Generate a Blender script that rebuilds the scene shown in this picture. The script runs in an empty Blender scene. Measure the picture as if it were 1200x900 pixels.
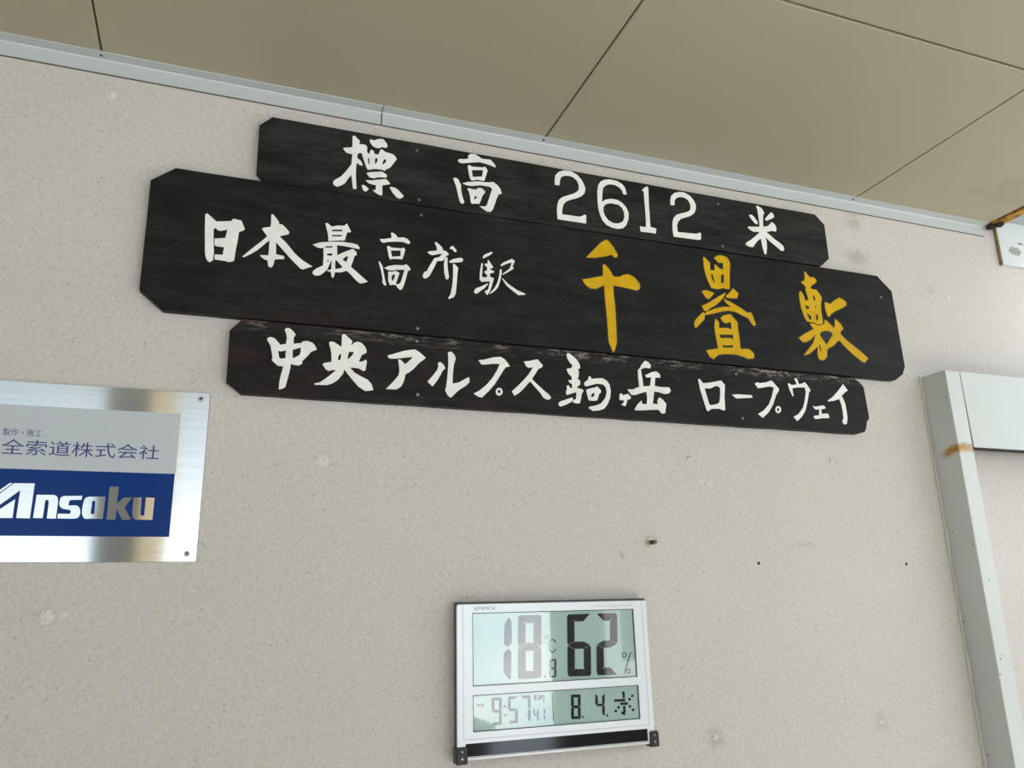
import bpy, math, random
from mathutils import Vector, Matrix
from mathutils.geometry import tessellate_polygon
random.seed(7)
S = bpy.context.scene
COL = S.collection

# ------------------------------------------------------------------ camera
cam_d = bpy.data.cameras.new('camera'); cam = bpy.data.objects.new('camera', cam_d); COL.objects.link(cam)
cam_d.sensor_width = 36.0; cam_d.lens = 27.9717; cam_d.clip_start = 0.02; cam_d.clip_end = 400
cam.matrix_world = Matrix([[0.937563, -0.072746, -0.340124, 0.0], [-0.347038, -0.261041, -0.90079, -1.5], [-0.023257, 0.962583, -0.269988, 1.6], [0.0, 0.0, 0.0, 1.0]])
S.camera = cam

# ------------------------------------------------------------------ exposure / sky
S.view_settings.view_transform = 'Standard'; S.view_settings.look = 'None'
S.view_settings.gamma = 1.0; S.view_settings.use_curve_mapping = False
S.view_settings.exposure = 0.25
SKY = 5.0
w = bpy.data.worlds.new('sky'); S.world = w; w.use_nodes = True
nt = w.node_tree; nt.nodes.clear()
def N(t, typ, **kw):
    n = t.nodes.new(typ)
    for k, v in kw.items():
        if k.startswith('i_'): n.inputs[k[2:].replace('_', ' ')].default_value = v
        else: setattr(n, k, v)
    return n
tc = N(nt, 'ShaderNodeTexCoord'); mp = N(nt, 'ShaderNodeMapping'); mp.inputs['Scale'].default_value = (1, 1, 2.2)
nz = N(nt, 'ShaderNodeTexNoise', i_Scale=3.2, i_Detail=7.0, i_Roughness=0.55)
cr = N(nt, 'ShaderNodeValToRGB'); cr.color_ramp.elements[0].position = 0.40; cr.color_ramp.elements[1].position = 0.60
cr.color_ramp.elements[0].color = (0.55, 0.70, 0.80, 1); cr.color_ramp.elements[1].color = (1.0, 0.99, 0.97, 1)
# at this height the open side looks out over a sea of sunlit cloud: bright around and below the horizon, calmer sky above it
sx = N(nt, 'ShaderNodeSeparateXYZ'); mr = N(nt, 'ShaderNodeMapRange'); mr.inputs[1].default_value = -1.0; mr.inputs[2].default_value = 1.0
lv = N(nt, 'ShaderNodeValToRGB'); E_ = lv.color_ramp.elements
for p_, v_ in ((0.0, .05), (.25, .10), (.38, .55), (.46, .95), (.497, .90), (.515, .42), (.55, .25), (.62, .16), (1.0, .10)):
    e_ = E_.new(p_); e_.color = (v_, v_, v_, 1)
while E_[0].position == 0.0 and len(E_) > 8: E_.remove(E_[0])
E_.remove(E_[len(E_) - 1]) if len(E_) > 8 else None
mx = N(nt, 'ShaderNodeMix', data_type='RGBA', blend_type='MULTIPLY'); mx.inputs[0].default_value = 1.0
bg = N(nt, 'ShaderNodeBackground', i_Strength=SKY); wo = N(nt, 'ShaderNodeOutputWorld')
l = nt.links.new
l(tc.outputs['Generated'], mp.inputs[0]); l(mp.outputs[0], nz.inputs[0]); l(nz.outputs[0], cr.inputs[0])
l(tc.outputs['Generated'], sx.inputs[0]); l(sx.outputs[2], mr.inputs[0]); l(mr.outputs[0], lv.inputs[0])
l(cr.outputs[0], mx.inputs[6]); l(lv.outputs[0], mx.inputs[7]); l(mx.outputs[2], bg.inputs[0]); l(bg.outputs[0], wo.inputs[0])

sun_d = bpy.data.lights.new('sun', 'SUN'); sun = bpy.data.objects.new('sun', sun_d); COL.objects.link(sun)
sun_d.energy = 9.0; sun_d.angle = math.radians(1.0); sun_d.color = (1.0, .94, .84)
sun.rotation_euler = Vector((-.30, -.50, -1.0)).to_track_quat('-Z', 'Y').to_euler(); sun.location = (2, 3, 8)

# ------------------------------------------------------------------ materials
def mat(name, color, rough=0.5, metal=0.0, **kw):
    m = bpy.data.materials.new(name); m.use_nodes = True
    b = m.node_tree.nodes['Principled BSDF']
    b.inputs['Base Color'].default_value = (*color, 1); b.inputs['Roughness'].default_value = rough
    b.inputs['Metallic'].default_value = metal
    for k, v in kw.items(): b.inputs[k].default_value = v
    return m
def ramp(t, fac, stops):
    r = t.nodes.new('ShaderNodeValToRGB'); e = r.color_ramp.elements
    while len(e) < len(stops): e.new(0.5)
    for i, (p, c) in enumerate(stops):
        e[i].position = p; e[i].color = (*c, 1) if len(c) == 3 else c
    t.links.new(fac, r.inputs[0]); return r.outputs[0]
def mixc(t, fac, a, b, mode='MIX'):
    m = t.nodes.new('ShaderNodeMix'); m.data_type = 'RGBA'; m.blend_type = mode
    for sock, v in ((0, fac), (6, a), (7, b)):
        if isinstance(v, (int, float)): m.inputs[sock].default_value = v
        elif isinstance(v, tuple): m.inputs[sock].default_value = (*v, 1)
        else: t.links.new(v, m.inputs[sock])
    return m.outputs[2]
def math_(t, op, a, b=None, c=None):
    m = t.nodes.new('ShaderNodeMath'); m.operation = op
    for i, v in enumerate((a, b, c)):
        if v is None: continue
        if isinstance(v, (int, float)): m.inputs[i].default_value = v
        else: t.links.new(v, m.inputs[i])
    return m.outputs[0]
def pos(t): return t.nodes.new('ShaderNodeNewGeometry').outputs['Position']
def noise(t, vec, scale, detail=3, rough=.5, sc=(1, 1, 1), off=(0, 0, 0)):
    mp = t.nodes.new('ShaderNodeMapping'); mp.inputs['Scale'].default_value = sc; mp.inputs['Location'].default_value = off
    n = t.nodes.new('ShaderNodeTexNoise'); n.inputs['Scale'].default_value = scale
    n.inputs['Detail'].default_value = detail; n.inputs['Roughness'].default_value = rough
    t.links.new(vec, mp.inputs[0]); t.links.new(mp.outputs[0], n.inputs[0]); return n.outputs[0]
def bump(m, h, strength, dist):
    t = m.node_tree; b = t.nodes.new('ShaderNodeBump'); b.inputs['Strength'].default_value = strength
    b.inputs['Distance'].default_value = dist; t.links.new(h, b.inputs['Height'])
    t.links.new(b.outputs[0], t.nodes['Principled BSDF'].inputs['Normal'])
def setc(m, c): m.node_tree.links.new(c, m.node_tree.nodes['Principled BSDF'].inputs['Base Color'])
def blob(t, P, cx, cz, rx, rz, edge=1.0, nscale=60, namt=.6, xi=0, zi=2):
    """0..1 mask of a stain around (cx,cz) of the surface, its edge broken by noise"""
    s = t.nodes.new('ShaderNodeSeparateXYZ'); t.links.new(P, s.inputs[0])
    dx = math_(t, 'DIVIDE', math_(t, 'SUBTRACT', s.outputs[xi], cx), rx)
    dz = math_(t, 'DIVIDE', math_(t, 'SUBTRACT', s.outputs[zi], cz), rz)
    d = math_(t, 'SQRT', math_(t, 'ADD', math_(t, 'MULTIPLY', dx, dx), math_(t, 'MULTIPLY', dz, dz)))
    n = math_(t, 'MULTIPLY', math_(t, 'SUBTRACT', noise(t, P, nscale, 4), .5), namt * 2)
    d = math_(t, 'ADD', d, n)
    mrn = t.nodes.new('ShaderNodeMapRange'); mrn.inputs[1].default_value = 1.0; mrn.inputs[2].default_value = 1.0 - edge
    t.links.new(d, mrn.inputs[0]); return mrn.outputs[0]

# wall: cream textured paint, fine specks, a few stains
M = {}
m = mat('textured_wall_paint', (.6, .57, .52), .5); t = m.node_tree; P = pos(t)
c = ramp(t, noise(t, P, 1.6, 3), [(.3, (.580, .535, .497)), (.7, (.628, .580, .545))])
c = mixc(t, ramp(t, noise(t, P, 230, 3, .75), [(.28, (1, 1, 1)), (.48, (0, 0, 0))]), c, (.405, .375, .35))
c = mixc(t, ramp(t, noise(t, P, 120, 3, .7, (1, 1, 1), (5, 2, 1)), [(.40, (0, 0, 0)), (.70, (.6, .6, .6))]), c, (.71, .665, .635))
v = t.nodes.new('ShaderNodeTexVoronoi'); v.inputs['Scale'].default_value = 95; t.links.new(P, v.inputs['Vector'])
sp = math_(t, 'MULTIPLY', math_(t, 'LESS_THAN', v.outputs['Distance'], .17), ramp(t, noise(t, P, 23, 2), [(.56, (0, 0, 0)), (.62, (1, 1, 1))]))
c = mixc(t, math_(t, 'MULTIPLY', sp, .55), c, (.25, .23, .20))
for (cx, cz, rx, rz, a) in ((1.555, 2.475, .05, .03, .55), (1.56, 2.573, .035, .022, .45), (1.80, 2.41, .02, .02, .3), (1.56, 2.60, .03, .01, .3),
                            (.9885, 1.334, .028, .028, .5), (1.4226, 1.338, .02, .03, .35), (.872, 1.728, .02, .02, .4), (.80, 1.70, .008, .012, .5),
                            (1.27, 1.722, .05, .008, .25), (1.381, 1.918, .022, .015, .3), (.18, 1.876, .02, .022, .22), (-.237, 1.603, .025, .015, .25)):
    c = mixc(t, math_(t, 'MULTIPLY', blob(t, P, cx, cz, rx, rz, 1.0, 90, .8), a), c, (.24, .22, .19))
setc(m, c)
h = math_(t, 'ADD', noise(t, P, 210, 3, .7), math_(t, 'MULTIPLY', noise(t, P, 60, 2), .8))
bump(m, h, .8, .0022); M['wall'] = m

m = mat('painted_ceiling_board', (.42, .40, .32), .55); t = m.node_tree; P = pos(t)
c = ramp(t, noise(t, P, 1.2, 2), [(.3, (.405, .370, .262)), (.7, (.445, .408, .298))])
c = mixc(t, math_(t, 'MULTIPLY', blob(t, P, 2.03, -.17, .22, .07, .15, 14, .7, 0, 1), .22), c, (.22, .19, .12))
c = mixc(t, math_(t, 'MULTIPLY', blob(t, P, 2.0, -.30, .16, .05, .3, 7, .4, 0, 1), .10), c, (.22, .19, .12))
setc(m, c); bump(m, noise(t, P, 160, 2), .08, .001); M['ceil'] = m
M['joint'] = mat('dark_joint', (.09, .08, .06), .8)
M['slabtop'] = mat('roof_slab', (.3, .3, .28), .8)
m = mat('grey_trim_paint', (.52, .545, .55), .42); M['trim'] = m

# black stained boards with horizontal grain
def wood(name, wear_z=None, wear_amt=0., red=1.0, base=((.003, .003, .0028), (.021, .0205, .019))):
    m = mat(name, (.02, .02, .02), .5); t = m.node_tree; P = pos(t)
    t.nodes['Principled BSDF'].inputs['Specular IOR Level'].default_value = .2
    g = noise(t, P, 14, 6, .62, (1, 1, 9)); g2 = noise(t, P, 60, 5, .7, (.7, 1, 14))
    c = ramp(t, math_(t, 'ADD', math_(t, 'MULTIPLY', g, .6), math_(t, 'MULTIPLY', g2, .4)), [(.33, base[0]), (.66, base[1])])
    sL = t.nodes.new('ShaderNodeSeparateXYZ'); t.links.new(P, sL.inputs[0])
    lx = t.nodes.new('ShaderNodeMapRange'); lx.inputs[1].default_value = .75; lx.inputs[2].default_value = .0; lx.inputs[3].default_value = .12; t.links.new(sL.outputs[0], lx.inputs[0])
    lzr = t.nodes.new('ShaderNodeMapRange'); lzr.inputs[1].default_value = 2.24; lzr.inputs[2].default_value = 2.14; t.links.new(sL.outputs[2], lzr.inputs[0])
    redm = math_(t, 'MULTIPLY', math_(t, 'MULTIPLY', lx.outputs[0], lzr.outputs[0]), ramp(t, noise(t, P, 7, 5, .65, (1, 1, 4), (3, 0, 1)), [(.46, (0, 0, 0)), (.62, (1, 1, 1))]))
    c = mixc(t, math_(t, 'MULTIPLY', redm, .6 * red), c, (.042, .009, .010))
    smud = ramp(t, noise(t, P, 6, 5, .65, (1, 1, 4), (8, 0, 2)), [(.42, (0, 0, 0)), (.62, (.75, .75, .75))])
    c = mixc(t, smud, c, (.0022, .0022, .0021))
    sc = ramp(t, noise(t, P, 90, 5, .8, (.35, 1, 7), (0, 0, 4)), [(.61, (0, 0, 0)), (.70, (1, 1, 1))])
    sc = math_(t, 'MULTIPLY', sc, .50 if wear_z is not None else .30)
    if wear_z is not None:
        s = t.nodes.new('ShaderNodeSeparateXYZ'); t.links.new(P, s.inputs[0])
        band = t.nodes.new('ShaderNodeMapRange'); band.inputs[1].default_value = wear_z - .022; band.inputs[2].default_value = wear_z
        t.links.new(s.outputs[2], band.inputs[0])
        xr = t.nodes.new('ShaderNodeMapRange'); xr.inputs[1].default_value = .2; xr.inputs[2].default_value = 1.0; xr.inputs[3].default_value = .35
        t.links.new(s.outputs[0], xr.inputs[0])
        k = math_(t, 'MULTIPLY', ramp(t, noise(t, P, 60, 5, .8, (.45, 1, 2.2), (1, 0, 0)), [(.50, (0, 0, 0)), (.58, (1, 1, 1))]), ramp(t, noise(t, P, 11, 3, .6, (1, 1, 2), (2, 0, 5)), [(.44, (.05, .05, .05)), (.56, (1, 1, 1))]))
        sc = math_(t, 'MAXIMUM', sc, math_(t, 'MULTIPLY', math_(t, 'MULTIPLY', math_(t, 'MULTIPLY', k, band.outputs[0]), xr.outputs[0]), wear_amt))
    c = mixc(t, sc, c, (.27, .23, .195)); setc(m, c)
    t.links.new(ramp(t, g, [(.3, (.42,) * 3), (.7, (.60,) * 3)]), t.nodes['Principled BSDF'].inputs['Roughness'])
    bump(m, math_(t, 'ADD', g2, math_(t, 'MULTIPLY', g, .6)), .5, .0012); return m
M['wood_top'] = wood('charcoal_board', None, 0, .35, ((.006, .006, .0056), (.036, .036, .034)))
M['wood_mid'] = wood('black_stained_board', None, 0, .8)
M['wood_bot'] = wood('worn_black_board', 2.127, 1.6, 1.0, ((.004, .0037, .004), (.021, .0195, .020)))
m = mat('white_sign_paint', (.74, .74, .69), .5); t = m.node_tree; P = pos(t)
setc(m, ramp(t, noise(t, P, 40, 4), [(.3, (.80, .80, .765)), (.7, (.90, .90, .865))])); M['white'] = m
m = mat('ochre_sign_paint', (.62, .36, .01), .5); t = m.node_tree; P = pos(t)
setc(m, ramp(t, noise(t, P, 30, 4), [(.3, (.58, .34, .004)), (.7, (.68, .41, .006))])); M['yellow'] = m; t.nodes['Principled BSDF'].inputs['Specular IOR Level'].default_value = .2
M['edge'] = mat('black_letter_edge', (.004, .004, .004), .45)
M['screw'] = mat('dull_screw_steel', (.35, .33, .31), .35, 1.0)
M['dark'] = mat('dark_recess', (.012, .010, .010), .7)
# brushed steel
def brushed(name, col, rough):
    m = mat(name, col, rough, 1.0, Anisotropic=.93, **{'Anisotropic Rotation': .25}); t = m.node_tree; P = pos(t)
    hb = noise(t, P, 420, 4, .7, (.012, 1, 1))
    t.links.new(ramp(t, hb, [(.3, tuple(q * .86 for q in col)), (.7, col)]), t.nodes['Principled BSDF'].inputs['Base Color'])
    tg = t.nodes.new('ShaderNodeTangent'); tg.direction_type = 'UV_MAP'; tg.uv_map = 'grain'
    t.links.new(tg.outputs[0], t.nodes['Principled BSDF'].inputs['Tangent']); return m
M['steel'] = brushed('brushed_steel', (.74, .79, .82), .115)
M['logo'] = brushed('polished_letter_steel', (.76, .79, .81), .09)
def grain_uv(ob, sc=1.0):
    """UV along the grain (x) so that the brushing has a direction"""
    me = ob.data; uv = me.uv_layers.new(name='grain')
    for lp in me.loops:
        co = me.vertices[lp.vertex_index].co; uv.data[lp.index].uv = (co.x, co.z)
M['pl_white'] = mat('pale_grey_print', (.53, .57, .61), .28, 0, **{'Specular IOR Level': .3})
M['pl_blue'] = mat('blue_print', (.002, .035, .20), .2, 0, **{'Specular IOR Level': .15})
M['ink'] = mat('navy_ink', (.025, .035, .19), .4)
# clock
M['silver'] = mat('silver_plastic', (.78, .81, .85), .33, .25)
M['shell'] = mat('dark_grey_shell', (.10, .098, .09), .45)
M['line'] = mat('groove_grey', (.30, .32, .36), .5)
M['rim'] = mat('screen_rim', (.05, .055, .06), .4)
M['lcd'] = mat('lcd_grey_green', (.64, .84, .77), .07)
M['seg'] = mat('lcd_segment', (.004, .006, .022), .07)
M['seg_soft'] = mat('lcd_small_sign', (.10, .14, .14), .5)
m = mat('solar_cell', (.006, .005, .008), .08); M['solar'] = m
M['chrome'] = mat('chrome_strip', (.75, .75, .74), .12, 1.0)
M['lip'] = mat('satin_lip', (.62, .62, .61), .3, .6)
M['clip'] = mat('dark_clip', (.03, .03, .026), .35, .4)
M['greytext'] = mat('grey_print', (.25, .26, .27), .5)
M['greytext2'] = mat('faint_grey_print', (.50, .51, .53), .5)
m = bpy.data.materials.new('clear_window'); m.use_nodes = True; t = m.node_tree; t.nodes.clear()
fr = N(t, 'ShaderNodeFresnel', i_IOR=1.55); tr = N(t, 'ShaderNodeBsdfTransparent'); gl = N(t, 'ShaderNodeBsdfGlossy', i_Roughness=.02)
ms = N(t, 'ShaderNodeMixShader'); om = N(t, 'ShaderNodeOutputMaterial')
t.links.new(fr.outputs[0], ms.inputs[0]); t.links.new(tr.outputs[0], ms.inputs[1]); t.links.new(gl.outputs[0], ms.inputs[2]); t.links.new(ms.outputs[0], om.inputs[0])
M['glass'] = m
# painted steel channel with rust weeping from the panel corner
m = mat('cream_white_paint', (.62, .65, .63), .42); t = m.node_tree; P = pos(t)
s = t.nodes.new('ShaderNodeSeparateXYZ'); t.links.new(P, s.inputs[0])
c = ramp(t, noise(t, P, 3, 3), [(.3, (.60, .63, .62)), (.7, (.65, .68, .665))])
# stain centre line drops along the side face away from the corner
lz = math_(t, 'ADD', 1.9535, math_(t, 'MULTIPLY', math_(t, 'ADD', s.outputs[1], .077), -.22))
dz = math_(t, 'ABSOLUTE', math_(t, 'SUBTRACT', s.outputs[2], math_(t, 'ADD', lz, math_(t, 'MULTIPLY', math_(t, 'SUBTRACT', noise(t, P, 60, 3), .5), .012))))
band = t.nodes.new('ShaderNodeMapRange'); band.inputs[1].default_value = .015; band.inputs[2].default_value = .005; t.links.new(dz, band.inputs[0])
fade = t.nodes.new('ShaderNodeMapRange'); fade.inputs[1].default_value = -.018; fade.inputs[2].default_value = -.045; t.links.new(s.outputs[1], fade.inputs[0])
fr_ = t.nodes.new('ShaderNodeMapRange'); fr_.inputs[1].default_value = 1.758; fr_.inputs[2].default_value = 1.7085; fr_.inputs[3].default_value = .6; t.links.new(s.outputs[0], fr_.inputs[0])
k = math_(t, 'MULTIPLY', math_(t, 'MULTIPLY', band.outputs[0], fade.outputs[0]), fr_.outputs[0])
c = mixc(t, k, c, ramp(t, noise(t, P, 220, 4, .7), [(.4, (.34, .15, .012)), (.65, (.60, .34, .05))]))
v = t.nodes.new('ShaderNodeTexVoronoi'); v.inputs['Scale'].default_value = 28; t.links.new(P, v.inputs['Vector'])
c = mixc(t, math_(t, 'MULTIPLY', math_(t, 'LESS_THAN', v.outputs['Distance'], .07), .7), c, (.12, .10, .08))
setc(m, c); M['post'] = m
M['panel'] = mat('pale_panel_paint', (.60, .64, .62), .36)
m = mat('caulk', (.60, .57, .50), .7); bump(m, noise(m.node_tree, pos(m.node_tree), 120, 3), .8, .002); M['caulk'] = m
m = mat('rusted_steel', (.3, .13, .02), .75); t = m.node_tree; P = pos(t)
setc(m, ramp(t, noise(t, P, 38, 6, .7), [(.30, (.018, .010, .008)), (.40, (.22, .08, .012)), (.50, (.50, .26, .015)), (.60, (.58, .36, .05)), (.70, (.62, .55, .42))]))
bump(m, noise(t, P, 120, 5, .7), .8, .003); M['rust'] = m
m = mat('rust_dark', (.03, .015, .012), .85); bump(m, noise(m.node_tree, pos(m.node_tree), 150, 5, .7), 1., .004); M['rustdark'] = m
m = mat('rusty_edge_paint', (.3, .22, .1), .6); t = m.node_tree; P = pos(t)
setc(m, ramp(t, noise(t, P, 55, 5, .7), [(.35, (.10, .06, .02)), (.5, (.27, .19, .07)), (.7, (.40, .33, .18))])); M['rustedge'] = m
m = mat('chipped_white_paint', (.62, .66, .68), .45); t = m.node_tree; P = pos(t)
c = mixc(t, blob(t, P, 2.152, 2.572, .026, .014, .12, 110, .9), (.64, .68, .69), (.30, .29, .27))
c = mixc(t, blob(t, P, 2.182, 2.60, .014, .004, .12, 120, .7), c, (.25, .24, .22)); setc(m, c); M['gusset'] = m
M['beam'] = mat('blue_grey_beam_paint', (.42, .46, .50), .5)
m = mat('concrete', (.36, .355, .34), .85); t = m.node_tree; P = pos(t)
setc(m, ramp(t, noise(t, P, 3, 6, .6), [(.3, (.46, .44, .40)), (.7, (.56, .54, .50))])); M['conc'] = m
M['brown'] = mat('brown_grey_paint', (.06, .056, .05), .6)
M['tan'] = mat('tan_paint', (.30, .235, .15), .6)
M['washer'] = mat('worn_washer', (.66, .64, .56), .3, 1.0)
M['rod'] = mat('oiled_thread', (.20, .15, .09), .35, 1.0)
M['bolt'] = mat('tarnished_brass', (.42, .36, .24), .35, 1.0)
M['drywall'] = mat('dark_cladding', (.07, .068, .06), .6)
M['leftwall'] = mat('brown_cladding', (.19, .17, .14), .6)
M['pale'] = mat('pale_frame', (.65, .66, .66), .5)
M['filler'] = M['wall']
m = mat('filler', (.70, .67, .63), .4); bump(m, noise(m.node_tree, pos(m.node_tree), 260, 4, .6), .8, .002); M['filler'] = m

# ------------------------------------------------------------------ mesh helpers
class MB:
    """collects shapes in world metres, builds ONE mesh whose origin is its own centre"""
    def __init__(s): s.v = []; s.f = []
    def box(s, x0, x1, y0, y1, z0, z1, ch=0.0):
        """box with chamfered edges around the y axis faces"""
        if ch <= 0:
            b = len(s.v); s.v += [(x, y, z) for y in (y0, y1) for x, z in ((x0, z0), (x1, z0), (x1, z1), (x0, z1))]
            s.f += [tuple(b + i for i in q) for q in ((0, 1, 2, 3), (7, 6, 5, 4), (0, 4, 5, 1), (1, 5, 6, 2), (2, 6, 7, 3), (3, 7, 4, 0))]
        else:
            s.prism([(x0, z0), (x1, z0), (x1, z1), (x0, z1)], y0, y1, ch)
        return s
    def prism(s, poly, y0, y1, ch=0.0):
        """polygon (x,z) from front y0 to back y1 (y0<y1), front edge chamfered by ch"""
        poly = ccw(poly); n = len(poly); b = len(s.v)
        rings = []
        if ch > 0: rings.append((inset(poly, ch), y0)); rings.append((poly, y0 + ch))
        else: rings.append((poly, y0))
        rings.append((poly, y1))
        for p, y in rings: s.v += [(x, y, z) for x, z in p]
        s.f.append(tuple(b + i for i in range(n)))
        for k in range(len(rings) - 1):
            for i in range(n):
                j = (i + 1) % n
                s.f.append((b + k * n + i, b + (k + 1) * n + i, b + (k + 1) * n + j, b + k * n + j))
        e = b + (len(rings) - 1) * n; s.f.append(tuple(e + i for i in reversed(range(n)))); return s
    def loops(s, loops, y0, y1):
        """polygon with holes, faces the room (-y) at y0, walls back to y1"""
        ls = [ccw(loops[0])] + [ccw(q)[::-1] for q in loops[1:]]
        b = len(s.v); flat = [p for q in ls for p in q]
        s.v += [(x, y0, z) for x, z in flat]
        for tri in tessellate_polygon([[Vector((x, z, 0)) for x, z in q] for q in ls]):
            a, c, d = tri; A, C, D = flat[a], flat[c], flat[d]
            ar = (C[0] - A[0]) * (D[1] - A[1]) - (C[1] - A[1]) * (D[0] - A[0])
            if abs(ar) < 1e-12: continue
            s.f.append((b + a, b + c, b + d) if ar > 0 else (b + a, b + d, b + c))
        o = 0
        for q in ls:
            n = len(q); e = len(s.v); s.v += [(x, y1, z) for x, z in q]
            for i in range(n):
                j = (i + 1) % n; s.f.append((b + o + i, e + i, e + j, b + o + j))
            o += n
        return s
    def cyl(s, cx, cz, r, y0, y1, n=20, r2=None, dome=0.0):
        """axis along y, front at y0"""
        r2 = r if r2 is None else r2; b = len(s.v)
        for y, q in ((y0, r2), (y1, r)):
            s.v += [(cx + q * math.cos(2 * math.pi * i / n), y, cz + q * math.sin(2 * math.pi * i / n)) for i in range(n)]
        s.v.append((cx, y0 - dome, cz)); c = len(s.v) - 1
        for i in range(n):
            j = (i + 1) % n; s.f.append((b + i, b + n + i, b + n + j, b + j)); s.f.append((c, b + i, b + j))
        s.f.append(tuple(b + n + i for i in reversed(range(n)))); return s
    def tube(s, pts, r, n=8):
        b = len(s.v); m_ = len(pts)
        for k, p in enumerate(pts):
            p = Vector(p); a = Vector(pts[max(k - 1, 0)]); c = Vector(pts[min(k + 1, m_ - 1)]); d = (c - a).normalized()
            u = d.orthogonal().normalized() if k == 0 else (u - d * u.dot(d)).normalized(); v_ = d.cross(u)
            rr = r(k) if callable(r) else r
            s.v += [tuple(p + u * rr * math.cos(2 * math.pi * i / n) + v_ * rr * math.sin(2 * math.pi * i / n)) for i in range(n)]
        for k in range(m_ - 1):
            for i in range(n):
                j = (i + 1) % n; s.f.append((b + k * n + i, b + k * n + j, b + (k + 1) * n + j, b + (k + 1) * n + i))
        s.f.append(tuple(b + i for i in reversed(range(n)))); s.f.append(tuple(b + (m_ - 1) * n + i for i in range(n))); return s
    def build(s, name, m, parent=None, label=None, smooth=False):
        xs = [sum(c) / 1.0 for c in zip(*s.v)]; n = len(s.v); o = Vector((xs[0] / n, xs[1] / n, xs[2] / n))
        me = bpy.data.meshes.new(name); me.from_pydata([tuple(Vector(v) - o) for v in s.v], [], s.f); me.update()
        me.materials.append(m)
        if smooth: me.polygons.foreach_set('use_smooth', [True] * len(me.polygons))
        ob = bpy.data.objects.new(name, me); COL.objects.link(ob)
        link(ob, o, parent)
        if label: ob['label'] = label
        return ob
def world_loc(ob):
    p = Vector(ob.location); q = ob.parent
    while q: p += Vector(q.location); q = q.parent
    return p
def link(ob, wpos, parent):
    if parent is not None:
        ob.parent = parent; ob.location = Vector(wpos) - world_loc(parent)
    else: ob.location = Vector(wpos)
def ccw(p):
    a = sum(p[i][0] * p[(i + 1) % len(p)][1] - p[(i + 1) % len(p)][0] * p[i][1] for i in range(len(p)))
    return list(p) if a > 0 else list(p)[::-1]
def inset(p, d):
    """move a CCW outline inwards by d (outwards when d < 0)"""
    out = []; n = len(p)
    for i in range(n):
        a, b, c = Vector(p[i - 1]), Vector(p[i]), Vector(p[(i + 1) % n])
        e1, e2 = (b - a), (c - b)
        if e1.length < 1e-9 or e2.length < 1e-9: out.append(tuple(b)); continue
        e1.normalize(); e2.normalize(); n1 = Vector((-e1.y, e1.x)); n2 = Vector((-e2.y, e2.x)); h = n1 + n2
        if h.length < .3: h = n1
        else: h.normalize()
        k = d / max(.6, h.dot(n1)); out.append((b.x + h.x * k, b.y + h.y * k))
    return out
def thing(name, label, cat, loc, group=None):
    o = bpy.data.objects.new(name, None); COL.objects.link(o); o.location = loc; o.empty_display_size = .05
    o['label'] = label; o['category'] = cat
    if group: o['group'] = group
    return o
def struct(o): o['kind'] = 'structure'; return o
def text(body, name, m, x0, x1, z0, z1, y, parent, depth=.0002):
    """real lettering, fitted to its place on the surface"""
    cu = bpy.data.curves.new(name, 'FONT'); cu.body = body; cu.size = 1; cu.resolution_u = 3
    to = bpy.data.objects.new(name, cu); COL.objects.link(to)
    bpy.context.view_layer.update()
    me = bpy.data.meshes.new_from_object(to.evaluated_get(bpy.context.evaluated_depsgraph_get()))
    bpy.data.objects.remove(to); bpy.data.curves.remove(cu)
    vs = [v.co.copy() for v in me.vertices]; X = [v.x for v in vs]; Y = [v.y for v in vs]
    sx_ = (x1 - x0) / (max(X) - min(X)); sz = (z1 - z0) / (max(Y) - min(Y)); cx, cz = (x0 + x1) / 2, (z0 + z1) / 2
    for v in me.vertices: v.co = Vector((x0 + (v.co.x - min(X)) * sx_ - cx, 0, z0 + (v.co.y - min(Y)) * sz - cz))
    me.materials.clear(); me.materials.append(m); me.name = name
    for p in me.polygons: p.material_index = 0
    o = bpy.data.objects.new(name, me); COL.objects.link(o); link(o, (cx, y, cz), parent); return o

# ------------------------------------------------------------------ structure
CZ = 2.641
wall = struct(MB().box(-2.4, 4.6, 0, .15, 0, 2.90).build('wall_back', M['wall']))
struct(MB().box(-4.5, 5.5, -5.3, .15, -.12, 0).build('floor', M['conc']))
left = struct(MB().box(-2.55, -2.4, -4.6, .15, 0, 2.90).build('wall_left', M['leftwall']))
ceiling = struct(MB().box(-2.4, 2.05, -2.39, 0, CZ + .006, CZ + .12).build('ceiling', M['joint']))
xs = [2.05, 1.562, .655, -.265, -1.175, -2.085, -2.4]; ys = [0, -.558, -1.468, -2.378]
for i in range(len(xs) - 1):
    for j in range(len(ys) - 1):
        g = .0018 if i else 0
        x1, x0 = xs[i] - (.0018 if i else 0), xs[i + 1] + .0018
        y1, y0 = ys[j] - (.0025 if j else 0), ys[j + 1] + .0025
        b = MB(); e = .0015
        # board with a small bevel round its lower face
        b.v = [(x0 + e, y0 + e, CZ), (x1 - e, y0 + e, CZ), (x1 - e, y1 - e, CZ), (x0 + e, y1 - e, CZ),
               (x0, y0, CZ + e), (x1, y0, CZ + e), (x1, y1, CZ + e), (x0, y1, CZ + e),
               (x0, y0, CZ + .007), (x1, y0, CZ + .007), (x1, y1, CZ + .007), (x0, y1, CZ + .007)]
        b.f = [(3, 2, 1, 0)] + [(k + a, k + (a + 1) % 4, k + 4 + (a + 1) % 4, k + 4 + a) for k in (0, 4) for a in range(4)] + [(8, 9, 10, 11)]
        b.build('ceiling_panel', M['ceil'], ceiling)
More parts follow.
